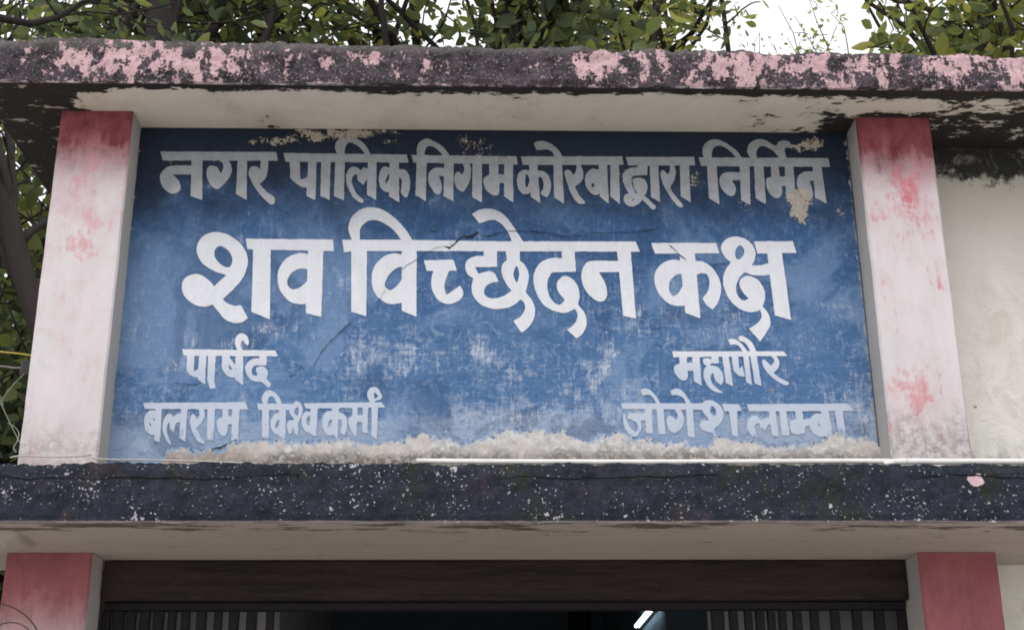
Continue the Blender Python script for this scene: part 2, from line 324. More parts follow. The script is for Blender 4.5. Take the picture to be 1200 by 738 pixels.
c = g.mix(g.mul(g.mr(n3, .68, .78), .5), c, (.02, .03, .06))
xe = g.add(g.mr(g.x, SX0+.02, SX0, 0, .2), g.mr(g.x, SX1-.02, SX1, 0, .2)); c = g.mix(g.mr(g.add(n2, xe), .68, .76), c, (.30, .31, .33))
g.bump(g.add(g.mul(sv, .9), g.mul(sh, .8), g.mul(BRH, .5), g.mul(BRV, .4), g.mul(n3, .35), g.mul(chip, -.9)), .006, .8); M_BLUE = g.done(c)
g = G('sign_white_paint', .7, .3)
n1, n2, n3, sv, sh, fade, chip = sign_masks(g)
c = g.mix(g.mr(g.add(g.mul(sv, .5), g.mul(BRV, .3), g.mul(BRH, .2)), .35, .65), (.60, .61, .66), (.69, .70, .745))
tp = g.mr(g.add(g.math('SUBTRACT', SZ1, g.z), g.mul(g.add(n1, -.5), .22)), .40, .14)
c = g.mix(g.mul(tp, .85), c, g.mix(g.mr(n2, .3, .7), (.155, .168, .18), (.25, .27, .295)))  # top-line letters greyed for mould, with the slab's shade put into the colour
lowm = g.mr(g.z, 2.90, 2.80); c = g.mix(g.mul(lowm, .9), c, g.mix(sv, (.37, .43, .55), (.52, .57, .67)))
c = g.mix(g.mul(g.mr(g.add(g.mul(sv, .55), g.mul(n2, .45), g.mr(g.z, 2.72, 2.6, 0, .14), g.mr(g.z, 3.3, 3.5, 0, .04)), .615, .72), .75), c, (.16, .24, .42))
c = g.mix(g.mul(g.mr(n3, .64, .74), .4), c, (.35, .38, .46))
c = g.mix(g.mul(chip, .85), c, g.mix(n3, (.28, .24, .19), (.55, .50, .44)))
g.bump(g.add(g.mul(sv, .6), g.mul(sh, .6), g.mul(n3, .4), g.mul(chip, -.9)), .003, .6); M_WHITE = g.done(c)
g = G('salt_crust', .95); n1 = g.noise(12, 8, .7); n2 = g.noise(55, 8, .78); n3 = g.noise(180, 4, .7)
hz = g.add(g.math('SUBTRACT', g.z, 2.585), g.mul(g.add(g.mul(n1, .5), g.mul(n2, .5), -.5), .22))
c = g.mix(g.mr(n2, .3, .7), (.38, .365, .36), (.66, .645, .64)); c = g.mix(g.mul(g.mr(n1, .43, .62), .55), c, (.50, .43, .39))
c = g.mix(g.mul(g.mr(hz, .012, -.02), g.mr(n2, .38, .55)), c, (.15, .13, .115)); c = g.mix(g.mul(g.mr(n3, .64, .74), .5), c, (.25, .22, .2))
brown = g.mul(g.mr(g.x, -.55, -.68), .5); c = g.mix(brown, c, (.36, .29, .26))
at = g.t.nodes.new('ShaderNodeAttribute'); at.attribute_name = 'powder'
pf = g.mr(g.add(at.outputs['Fac'], g.mul(g.add(n2, -.5), 1.3), g.mul(g.add(n1, -.5), .9)), .16, .52)
c = g.mix(pf, g.mix(n2, (.16, .26, .43), (.34, .40, .52)), c)
g.bump(g.add(n2, g.mul(n3, .5)), .0022, .7); M_CRUST = g.done(c)

M_CRACK = plain('crack_dark', (.018, .018, .022), .95)
M_PVC = plain('pvc_white', (.66, .655, .64), .5, .16, 25)
g = G('door_brown', .7); n1 = g.noise(10, 7, .7, (.25, 1, 3.5)); n2 = g.noise(60, 6, .7, (.3, 1, 2)); n3 = g.noise(90, 4, .6)
c = g.mix(g.mr(n1, .35, .65), (.014, .010, .011), (.034, .022, .021)); c = g.mix(g.mul(g.mr(n2, .52, .66), .5), c, (.055, .035, .032)); c = g.mix(g.mr(n3, .745, .77), c, (.16, .14, .12))
g.bump(g.add(n1, n2), .003, .7); M_HEAD = g.done(c)
M_BAR = plain('gate_iron', (.010, .0085, .010), .7, .5, 25)
M_ROOM = plain('room_teal', (.14, .205, .275), .8, .25, 4)
M_ROOMG = plain('room_grey', (.34, .33, .35), .85, .15, 6)
M_YEL = plain('cable_yellow', (.36, .27, .05), .6); M_CABW = plain('cable_white', (.40, .385, .35), .6); M_CABK = plain('cable_black', (.03, .03, .03), .6)
M_STR = plain('string_grey', (.22, .21, .18), .8); M_TWIG = plain('twig_brown', (.11, .075, .06), .9)
M_BARK = None
g = G('bark', .95); n1 = g.noise(6, 8, .7, (3, 3, .6)); n2 = g.noise(40, 6, .7)
g.bump(g.add(n1, g.mul(n2, .4)), .03, .8); M_BARK = g.done(g.mix(n1, (.014, .011, .011), (.055, .045, .044)))
def leaf_mat(name, cols, tr):
    m = bpy.data.materials.new(name); m.use_nodes = True; t = m.node_tree; t.nodes.clear()
    out = t.nodes.new('ShaderNodeOutputMaterial'); at = t.nodes.new('ShaderNodeAttribute'); at.attribute_name = 'tint'
    rp = t.nodes.new('ShaderNodeValToRGB'); t.links.new(at.outputs['Fac'], rp.inputs[0]); e = rp.color_ramp.elements
    while len(e) < len(cols): e.new(.5)
    for i, c in enumerate(cols): e[i].position = i/(len(cols)-1)
    for i, c in enumerate(cols): e[i].color = tuple(c)+(1,)
    b = t.nodes.new('ShaderNodeBsdfPrincipled'); b.inputs['Roughness'].default_value = .5; b.inputs['Specular IOR Level'].default_value = .35
    tb = t.nodes.new('ShaderNodeBsdfTranslucent'); hs = t.nodes.new('ShaderNodeHueSaturation'); hs.inputs['Hue'].default_value = .475; hs.inputs['Value'].default_value = 2.4; hs.inputs['Saturation'].default_value = 1.1
    mx = t.nodes.new('ShaderNodeMixShader'); mx.inputs[0].default_value = tr
    t.links.new(rp.outputs[0], b.inputs['Base Color']); t.links.new(rp.outputs[0], hs.inputs['Color']); t.links.new(hs.outputs[0], tb.inputs[0])
    t.links.new(b.outputs[0], mx.inputs[1]); t.links.new(tb.outputs[0], mx.inputs[2]); t.links.new(mx.outputs[0], out.inputs[0])
    return m
M_LEAF = leaf_mat('leaf_green', [(.04, .056, .028), (.07, .096, .038), (.115, .14, .05), (.165, .195, .055), (.25, .25, .07)], .52)
M_LEAFD = leaf_mat('leaf_dark', [(.028, .04, .024), (.044, .062, .031), (.075, .097, .04), (.11, .14, .045), (.18, .19, .06)], .46)

# ------------------------------------------------------------------ ground
mb = MB(); N = 40; R = 300
gx = np.linspace(-1, 1, N+1); gx = np.sign(gx)*np.abs(gx)**3*R
for j in range(N+1):
    for i in range(N+1): mb.v.append((float(gx[i]), float(gx[j]), float(-.01+.25*(fbm(gx[i]*.05, gx[j]*.05, 3)-.5)*min(1, max(0, (abs(gx[i])+abs(gx[j])-25)/40)))))
for j in range(N):
    for i in range(N): a = j*(N+1)+i; mb.f.append((a, a+1, a+N+2, a+N+1)); mb.m.append(0)
g = G('ground_soil', .95); n1 = g.noise(.6, 8, .65); n2 = g.noise(12, 8, .7)
c = g.mix(n2, (.20, .165, .125), (.30, .26, .21)); c = g.mix(g.mr(n1, .48, .6), c, g.mix(n2, (.05, .075, .025), (.09, .12, .04)))
M_SOIL = g.done(c); tag(mb.build('ground', M_SOIL), kind='structure')
mb = MB(); mb.add([(-6, -9, .004), (8, -9, .004), (8, 3.55, .004), (-6, 3.55, .004)], [(0, 1, 2, 3)])  # unseen ground, made pale and long to bounce light up to the soffits
tag(mb.build('bounce_forecourt', plain('bounce_concrete', (.46, .44, .41), .9, .2, 3)), kind='structure')

# ------------------------------------------------------------------ building
bld = empty('building', (0, 3.6, 0), 'weathered plaster building with pink stained roof slab, red topped pillars and black ledge', 'building')
def beam(x0, x1, yf, yb, zb, ztl, ztr, n, seed, mats, amp, nz=9):
    """long slab: front face of nz rows with a ragged surface, top, back and soffit; slots 0 fascia, 1 soffit, 2 top"""
    mb = MB(); xs = np.linspace(x0, x1, n); rows = np.linspace(0, 1, nz); cols = []
    for x in xs:
        zt = ztl+(ztr-ztl)*min(1, max(0, (x+1.37)/2.97))
        tj = amp*1.6*(fbm(x*14, 1.5, 5, seed)-.5)+amp*.8*(fbm(x*90, 3.1, 3, seed+9)-.5); bj = amp*.7*(fbm(x*18, 7.5, 5, seed+5)-.5)
        front = []
        for r in rows:
            z = (zb+bj)+(zt+tj-zb-bj)*r
            y = yf+amp*1.3*(fbm(x*9, r*3, 5, seed+2)-.5)+amp*.5*(fbm(x*60, r*12, 3, seed+3)-.5)
            if r in (0, 1): y += .004
            front.append((x, y, z))
        cols.append([(x, yb, zb), (x, yf+.012, zb)]+front+[(x, yf+.014, zt+tj+.001), (x, yf+.25, zt+.004), (x, yb, zt+.004)])
    m = len(cols[0])
    for c in cols: mb.v += [tuple(map(float, q)) for q in c]
    for i in range(n-1):
        for k in range(m):
            a = i*m+k; b = i*m+(k+1) % m
            mb.f.append((a, a+m, b+m, b)); mb.m.append(1 if k == 0 else (2 if k >= m-3 else 0))
    mb.f.append(tuple(range(m))); mb.m.append(0); e = (n-1)*m; mb.f.append(tuple(e+k for k in range(m-1, -1, -1))); mb.m.append(0)
    return mb
roof = beam(-1.425, 6.2, 3.43, 10.9, 3.5935, 3.735, 3.705, 900, 3, None, .016).build('roof_slab', [M_FASC, M_SOFF, M_LTOP], bld)
ledge = beam(-1.40, 6.2, 3.22, 3.86, 2.284, 2.427, 2.427, 900, 21, None, .011).build('ledge', [M_LFAS, M_LSOF, M_LTOP], bld)
def part(name, mats, *boxes, **k):
    mb = MB()
    for b in boxes: box(mb, *b, side_mi=k.get('side'))
    return mb.build(name, mats, bld)
def pillar(x0, x1, z0, z1, yb, mats, seed):
    """front face rough, edges worn"""
    mb = MB(); nz = 160; nx = 12; zs = np.linspace(z0, z1, nz); prof = []
    for z in zs:
        e0 = .0035*(fbm(z*9, seed, 6, seed, .6)-.5); e1 = .0035*(fbm(z*9, seed+4, 6, seed+2, .6)-.5); row = [(x0+e0, yb, z), (x0+e0, 3.6+.006, z)]
        for k in range(nx+1):
            t = k/nx; x = x0+e0+.005+(x1+e1-x0-e0-.01)*t; row.append((x, 3.6+.003*(fbm(x*9, z*9, 4, seed+5)-.5), z))
        row += [(x1+e1, 3.6+.006, z), (x1+e1, yb, z)]; prof.append(row)
    m = len(prof[0])
    for r in prof: mb.v += [tuple(map(float, q)) for q in r]
    for i in range(nz-1):
        for k in range(m-1):
            a = i*m+k; mb.f.append((a, a+1, a+1+m, a+m)); mb.m.append(1 if k in (0, m-2) else 0)
    mb.f.append(tuple(range(m-1, -1, -1))); mb.m.append(0); e = (nz-1)*m; mb.f.append(tuple(e+k for k in range(m))); mb.m.append(0)
    return mb.build('pillar', mats, bld)
pillar(-1.226, -1.0135, 2.43, 3.592, 3.718, [M_PL, M_PSIDE], 11)
pillar(1.1405, 1.3635, 2.43, 3.592, 3.788, [M_PR, M_PSIDE], 12)
pillar(-1.224, -1.0005, 0.0, 2.283, 3.718, [M_QL, M_PSIDE], 13)['label'] = 'lower left pillar with dark red top fading to pink'
pillar(1.181, 1.394, 0.0, 2.283, 3.788, [M_QR, M_PSIDE], 14)['label'] = 'lower right pillar painted dull red'
part('wall', [M_WALL], (1.366, 6.0, 3.79, 3.95, 2.43, 3.592), (1.396, 6.0, 3.79, 3.95, 0, 2.2835), (1.14, 1.366, 3.80, 3.95, 2.43, 3.592))['label'] = 'grey white wall right of the pillars, mouldy under the slab'
part('wall', [M_ROOMG], (-1.22, 1.139, 3.73, 3.86, 2.431, 3.592))
part('wall', [M_WALL], (-1.224, -1.092, 3.868, 10.6, 0, 3.592))
part('wall', [M_ROOM], (-1.224, 6.0, 10.605, 10.75, 0, 3.592)); part('wall', [M_WALL], (5.88, 6.0, 3.96, 10.6, 0, 3.592))
xl, xr = float(P(322, 720, 3.95)[0]), float(P(836, 720, 3.95)[0])
part('door_jamb', [M_ROOMG], (-1.09, xl, 3.96, 4.06, 0, 2.70)); part('door_jamb', [M_ROOMG], (xr, 1.40, 3.96, 4.06, 0, 2.70))
tn, tf = P(768, 705, 7.16), P(746, 732, 8.06)
part('partition_wall', [M_ROOM], (float(tn[0])+.035, 3.2, float(7.05), 10.6, 0, 3.592))
# lump of loose render at the left end of the ledge soffit
mb = MB(); nn = 14
for i in range(nn+1):
    for j in range(9):
        t = i/nn; a = math.pi*j/8
        q = P(-14+42*t, 640+10*t, 3.40); r = .030*(1-t**3)**.5*(0.8+.4*vnoise(np.array(i*.9), np.array(j*.8), 4)); mb.v.append((float(q[0]), 3.42+.09*math.cos(a), 2.287-r*math.sin(a)*1.1))
for i in range(nn):
    for j in range(8): a = i*9+j; mb.f.append((a, a+1, a+10, a+9)); mb.m.append(0)
mb.build('plaster_lump', M_LSOF, bld, True)

# ------------------------------------------------------------------ painted sign
sign = empty('painted_sign', (0.057, 3.7, 2.43), 'weathered blue wall sign painted with white Hindi lettering between two pillars', 'sign')
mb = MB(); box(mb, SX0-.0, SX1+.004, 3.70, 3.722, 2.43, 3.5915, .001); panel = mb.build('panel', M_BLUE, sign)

def cat(points, n=7):
    """closed Catmull-Rom loop; a point given twice is a corner"""
    p = np.array(points, float); m = len(p); out = []
    for i in range(m):
        a, b, c, d = p[i-1], p[i], p[(i+1) % m], p[(i+2) % m]
        if np.allclose(b, c): out.append(b); continue
        for k in range(n):
            t = k/n; out.append(.5*((2*b)+(-a+c)*t+(2*a-5*b+4*c-d)*t*t+(-a+3*b-3*c+d)*t**3))
    return np.array(out)
def ps(txt):
    """'x,y x,y! ...' where ! marks a corner"""
    r = []
    for w_ in txt.split():
        k = w_.endswith('!'); a, b = w_.rstrip('!').split(','); r.append((float(a), float(b)))
        if k: r.append(r[-1])
    return r
WORDS = {}
def word(name, ox, oy, sc, spec):
    L = WORDS.setdefault(name, [])
    for line in spec.strip().splitlines():
        k, t = line.strip().split(' ', 1); p = ps(t)
        q = np.array(p) if k in 'PX' else cat(p)
        L.append((k in 'HX', q/sc+np.array([ox, oy])))
word('nagar', 180, 150, 7.5, '''
P 60,208 1078,212 1092,288 80,287
P 333,280 430,280 428,635 325,598
C 345,330! 200,330 120,345 65,400 58,450 80,520 130,565 180,577 225,555 237,510 215,455 165,410! 345,408!
C 565,280! 650,286 685,340 682,400 640,470 590,520 550,537 505,505 475,450 465,390 480,345 520,332 560,350 590,402! 612,360 608,312
P 738,285 822,285 818,635 725,580
C 945,280! 1008,280! 1005,360 985,440 932,495! 1000,565 1055,605 1065,645 1045,672 1005,655 940,590 890,520 850,450 835,395 850,350 885,335 920,345 935,365!''')
word('palik', 330, 150, 7.5, '''
P 15,220 1100,235 1115,305 35,298
C 72,290! 160,290! 163,450! 200,445 240,418! 240,520! 185,520 130,490 75,440!
P 235,290 308,290 298,635 218,598
P 348,290 430,290 422,635 340,598
P 472,290 555,290 548,637 460,598
C 490,235! 468,170 490,110 550,82 620,82 690,110 745,165 785,235! 740,235! 690,175 640,140 600,128 565,155 550,235!
C 762,360! 720,350 695,375! 660,345 610,345 572,400 568,470 590,540 630,610 680,650 708,660 718,630 680,600 640,545 618,480 625,425 665,405! 665,455! 715,500! 762,435!
P 760,290 835,290 830,632 748,585
C 960,360! 905,338 870,370 855,440 868,520 910,560 960,560!
H 944,405 944,450 915,490 918,450
P 950,290 1030,290 1035,655 943,600
C 1020,360! 1085,370 1120,420 1130,490 1120,560 1100,612! 1070,600 1045,560! 1055,500 1052,450 1020,430!''')
word('nigam', 480, 150, 7.5, '''
P 15,238 940,250 950,322 35,305
P 62,300 150,300 143,645 52,590
C 70,250! 62,190 85,130 140,95 200,110 270,150 320,195 355,250! 300,250! 250,195 190,160 145,175 128,250!
P 305,300 388,300 383,645 298,600
C 315,355! 230,350 180,380 163,440 180,510 220,570 260,582 280,545 280,490 258,425! 315,420!
C 470,305! 525,310! 540,370 530,460 495,530 465,560 420,535 395,470 398,410 425,385 450,400 462,415! 480,370
P 553,310 635,310 635,657 550,605
P 700,315 780,315 780,420 700,430
C 780,405! 700,415 655,440 650,480 670,540 720,585 770,592 788,560 790,485! 845,485! 845,412!
P 830,315 908,315 912,655 830,600''')
word('korba', 600, 150, 7.5, '''
P 78,250 970,250 980,325 95,325
C 170,380! 110,367 60,395 42,460 55,530 90,575 130,580 170,565!
H 125,405 150,440 150,480 128,525 115,470
P 150,320 222,320 248,660 165,605
C 218,378! 270,378 320,420 343,490 335,560 310,610! 265,590 250,570! 275,530 275,470 250,430 224,450!
P 365,320 440,320 458,667 370,610
C 190,135! 230,118 300,120 370,160 420,210 445,262! 378,262! 355,215 310,190 240,195 212,190!
C 570,318! 600,318! 628,400 610,470 550,515! 590,590 640,650 625,668 580,660 530,600 490,500 462,400 475,370 510,375 540,415! 560,380
C 765,370! 700,360 655,400 640,450 650,510 690,570 740,590 775,570!
H 700,485 725,500 705,525
P 762,320 835,320 850,665 770,600
P 865,320 940,320 950,672 865,600''')
word('dvara', 690, 150, 7.5, '''
P 325,255 925,255 935,330 345,330
C 430,345! 370,350 310,390 298,440 320,520 360,585! 410,570! 380,500 375,440 400,420! 515,415! 515,325! 430,325!
C 385,450 440,438 490,455 515,510 505,570 480,610 440,665 380,690 330,670 305,620 330,580 400,572 430,575! 400,530 388,480
H 375,645 390,622 398,618 390,635
P 465,625 495,600 590,690 585,712 560,718
P 535,325 610,325 628,655 548,605
C 715,320! 745,320! 765,390 750,460 715,520! 740,570 825,675 810,695 780,685 720,610 660,510 630,420 635,380 660,375 690,410! 712,380
P 800,325 882,325 895,655 808,600''')
word('nirmit', 810, 155, 7.5, '''
P 65,222 1205,228 1220,305 88,298
P 138,290 222,290 248,635 155,580
C 115,232! 98,175 115,110 170,70 240,65 320,105 400,165 445,230! 405,230! 350,175 290,130 235,120 190,150 178,232!
P 425,290 512,290 522,640 440,600
C 438,355! 330,350 270,370 248,425 270,500 320,550 365,558 390,525 385,470 355,425! 438,420!
P 553,290 635,290 658,635 565,580
C 525,232! 492,170 510,105 570,65 640,65 710,105 745,120! 770,85 820,72 870,95 890,150! 850,135 820,150 840,232! 775,228! 720,165 660,130 610,125 575,165 575,232!
P 700,295 768,295 780,400 705,420
C 780,390! 700,395 662,410 660,470 690,540 740,578 785,565 800,520 795,475! 845,475! 845,390!
P 822,295 898,295 920,610 835,580
P 1068,300 1145,300 1190,628 1090,575
C 1080,345! 1000,345 945,380 930,440 940,500 985,570 1040,600 1070,560 1060,490 1040,430! 1090,425!''')
word('shav', 200, 240, 4.9875, '''
C 255,475! 325,410! 250,385 180,335 152,265 170,205 215,170 275,160 345,180 410,230 445,290 450,345 425,420 370,490 305,550! 330,575 375,590 408,585! 452,660! 420,683 375,690 320,670 280,625 245,582! 200,595 145,585 90,545 65,490 75,440 110,412 160,405 210,430
H 290,240 335,265 360,310 355,350 335,365 295,350 260,310 258,265
P 438,198 948,203 955,270 450,260
P 482,255 585,255 580,670 472,625
C 810,290! 750,283 680,310 635,370 625,430 640,500 690,560 750,580 810,575!
H 800,375! 760,372 710,395 682,440 690,480 720,493 760,480 798,445!
P 803,260 893,260 880,655 790,632''')
word('vichchhedan', 400, 240, 6, '''
P 5,245 500,247 1100,257 2070,258 2100,330 530,325 75,325 20,335
P 70,320 180,320 175,785 69,750
C 75,252! 50,165 75,85 140,32 215,18 300,40 390,105 460,185 500,252! 425,252! 370,180 300,130 240,108 180,118 135,165 130,252!
C 425,350! 365,342 290,370 230,440 213,530 235,620 290,675 350,697 430,688!
H 425,435! 380,450 330,500 305,560 320,590 350,598 390,570 425,525!
P 425,320 530,320 528,786 425,745
P 580,390 790,385 810,462 600,465
C 650,458! 762,458! 735,520 725,580 740,632! 790,600 835,565! 858,625 830,670 770,695 715,690 665,650 635,580 635,510
C 1000,360! 940,362 885,390 872,440 890,490 935,520! 965,485! 940,440! 1095,435! 1095,320! 1000,320!
C 918,65! 980,32 1060,30 1130,60 1190,125 1240,200 1280,262! 1200,262! 1170,190 1120,130 1060,105 970,130!''')
word('vichchhedan', 560, 275, 6, '''
C 5,275! 70,258 115,270 145,330! 100,338 60,360 42,400 60,435 110,448 180,430 238,395! 190,330 165,260 175,205 205,180! 295,180! 335,220 358,290 345,370 335,405! 380,460 402,530 385,610 340,665 305,687! 250,605! 300,575 330,525 325,480 300,455! 260,490 200,515 120,522 40,500 -20,450 -45,380 -30,310
H 270,222 290,270 275,335 250,280
P 195,112 295,112 295,195 205,195
C 590,165! 500,168 430,205 393,280 395,350 420,430 470,500 550,540 620,548 685,520! 700,560 690,610 660,645 625,668! 695,728! 740,690 765,620 750,550 705,490! 715,430 705,370 675,320 630,292 590,298 558,335 560,390 610,460! 575,492 530,470 495,410 488,330 520,265! 690,260! 680,112! 590,112!
P 978,115 1075,115 1112,590 1022,570
C 985,185! 800,185 750,215 728,270 735,340 770,410 830,460 875,470 905,440 908,390 890,330 850,265! 992,262!''')
word('kaksh', 750, 275, 6, '''
P 78,58 535,58 558,130 105,133
C 290,185! 230,175 160,200 110,260 103,330 130,410 190,475 250,500 320,498!
H 295,275! 250,285 210,330 205,390 230,430 270,410 298,360!
P 278,125 385,125 425,588 318,550
C 383,185! 440,190 510,235 560,320 570,400 545,480 510,527! 465,490 440,445! 475,400 488,340 475,285 440,270 393,285!
C 785,215! 850,215 915,195! 925,280! 850,288 780,280 738,262! 700,300 675,370 690,430 725,462 765,448! 720,400 698,340 720,300 770,290 830,320 870,380 880,440 860,505! 900,550 918,610 905,660 845,750! 765,660! 820,625 855,580 845,525! 790,545 720,530 650,480 600,400 583,320 600,250 640,195! 600,160 570,100 590,45 650,15 720,22 780,60 812,120 805,180
H 705,75 735,110 720,155 690,175 670,150 675,100
P 800,47 1075,45 1100,128 825,133
P 893,125 998,125 1062,600 948,565''')
word('parshad', 205, 385, 9.22, '''
P 80,222 1085,235 1115,300 95,292
C 130,285! 212,285! 205,455! 240,440 268,405! 268,520! 210,520 160,495 125,450!
P 262,285 340,285 325,605 245,545
P 358,285 440,285 425,580 350,560
P 350,555 425,575 440,640 380,650
C 510,285! 575,285! 655,400! 655,330! 670,330! 670,525! 600,525 545,490 505,420!
X 580,380 625,445 585,440
P 655,300 738,300 735,610 650,550
C 675,235! 650,165 655,100 690,58 735,52 780,80 800,150 785,185! 755,155 735,125 715,150 710,190 735,235!
C 915,320! 850,325 790,360 760,420 775,490 820,550 880,572 930,570! 1015,640! 1045,595! 985,540! 1005,480 985,430 940,405 885,420 875,455 890,490 880,505 840,500 828,455 850,410 900,398! 990,398! 990,295! 915,295!''')
word('mahapaur', 780, 385, 8, '''
P 62,212 1105,212 1145,255 75,268
P 130,260 200,260 200,335 130,335
C 262,318! 140,325 85,350 80,390 110,450 160,485 200,475 210,440 205,395! 265,393!
P 250,260 318,260 338,535 268,495
C 430,260! 495,260! 500,325! 430,325 420,345! 480,355 525,400 543,450 535,510 515,525! 480,500 455,460! 450,420 425,430 425,480 450,530 500,570 545,600! 503,603 440,580 385,520 357,450 360,390 385,350! 360,330 350,290 380,275 430,285!
P 530,260 590,260 635,540 565,510
C 620,260! 680,260! 690,380! 720,350! 745,450! 690,440 645,400 630,340
P 728,260 780,260 810,530 755,500
P 795,260 855,260 900,540 835,510
C 585,105! 620,95 670,110 720,150 770,215! 725,215! 690,165 650,148 605,150!
C 680,80! 715,68 770,95 820,145 850,215! 795,215! 760,150 730,125 695,115!
C 985,260! 1040,260! 1065,310 1055,370 1010,415! 1080,465 1150,500 1155,520 1120,530 1060,500 980,440 925,370 905,310 920,290 950,310 985,345! 1015,320 1015,285''')
word('balram', 160, 455, 8, '''
P 62,135 1020,128 1050,195 80,192
C 190,215! 130,205 85,245 72,310 85,390 130,432 190,432!
X 150,270 175,295 165,315
H 115,315 140,350 130,355
P 180,190 238,190 220,505 165,490
C 425,235! 375,240! 345,265! 320,238 280,250 250,310 245,380 265,460 305,520 325,530! 315,490 290,430 285,360 310,310! 315,375! 350,412! 370,330 425,310!
P 418,190 478,190 458,500 398,460
C 580,188! 630,188! 640,250 610,320 560,370! 600,450 640,510 610,515 570,490 525,410 500,320 510,255 535,240 555,265 565,290! 590,250
P 665,190 735,190 722,500 660,470
P 808,190 860,190 860,275 808,275
C 905,262! 820,265 760,290 750,330 765,400 800,440 830,445 850,410 860,335! 905,335!
P 898,190 968,190 950,480 888,485''')
word('surname', 295, 445, 7.5, '''
P 45,208 380,210 370,265 60,265
P 90,260 152,260 150,515 90,510
C 105,215! 88,160 115,105 165,92 215,120 250,170 262,215! 220,205 195,155 165,145 145,170 140,215!
C 245,292! 200,300 168,360 170,420 200,470 245,485!
H 240,340! 212,380 205,415 222,420 240,395!
P 240,260 300,260 295,520 240,510
C 350,225 385,190 430,205 447,260 435,320 405,385! 410,440 400,490! 375,460 368,410 345,475 318,455 308,400 325,355 360,355 375,345! 345,310 330,265
H 385,250 410,240 412,280 398,315 375,285
P 455,205 1140,195 1172,242 475,252
C 525,290! 480,275 445,310 438,370 455,430 490,465 525,450!
H 518,310! 490,330 482,380 500,400 518,370!
P 515,250 580,250 565,500 510,470
C 710,275! 660,275 625,320 622,400 650,470 690,490 720,470!
H 702,340! 675,370 670,405 690,410 705,385!
P 705,245 765,245 755,530 712,480
C 760,280! 810,300 835,350 835,430 815,482 785,470 780,440 795,390 785,350 760,350!
P 885,245 930,245 930,320 885,320
C 978,310! 890,315 850,340 855,400 890,470 915,500 925,430 925,370! 978,370!
P 975,245 1022,245 1018,470 970,460
P 1055,235 1110,235 1100,525 1050,490
C 1045,205! 1015,140 1030,80 1080,60 1120,90 1145,150 1120,175 1095,180 1070,205!
H 1080,110 1110,140 1085,165 1075,140''')
word('jogesh', 720, 450, 8, '''
P 60,178 830,178 830,240 75,232
C 85,270! 80,340 100,420 150,480 210,490 235,450! 190,440 145,400 110,330 100,270!
C 290,275! 130,270! 120,320! 170,340 215,370 220,420 200,450! 240,450! 255,400 250,345 290,335!
P 285,235 350,235 362,460 300,460
P 395,235 460,235 480,470 415,470
C 243,55! 290,38 340,60 390,110 430,182! 395,182! 360,125 320,100 265,108!
C 560,235! 620,235! 650,300 640,390 600,440 560,458 520,435 495,380 490,320 515,295 550,310 575,335! 595,290
P 670,235 735,235 755,500 690,490
C 525,62! 570,42 620,50 670,100 720,182! 675,182! 640,125 595,105 540,103!
C 820,200 850,155 910,150 975,185 1015,240 1020,310 990,370 930,425! 960,480 1000,530! 970,525 905,450! 860,445 810,415 800,375 830,340 890,340! 860,300 825,250
H 920,205 950,240 950,290 925,290 900,260 900,220
P 1010,185 1165,185 1195,250 1030,255
P 1075,250 1150,250 1160,500 1105,480''')
word('lamba', 860, 450, 8, '''
P 120,188 1070,180 1130,250 145,255
C 340,310! 300,315! 250,335! 210,295 160,305 125,360 130,430 180,490 230,500! 205,440 195,390 235,360! 250,410! 290,435! 320,385 345,370!
P 325,250 390,250 420,490 360,480
P 425,250 490,250 525,480 450,480
P 575,250 640,250 660,400 590,400
C 660,330! 560,330 530,350 530,430 570,470 670,460!
C 835,280! 770,275 720,310 705,360 730,440 790,490 850,490!
H 790,370 810,375 800,400
P 650,330 720,320 720,385 665,395
P 815,250 890,250 930,490 850,490
P 945,250 1020,250 1050,490 990,490''')

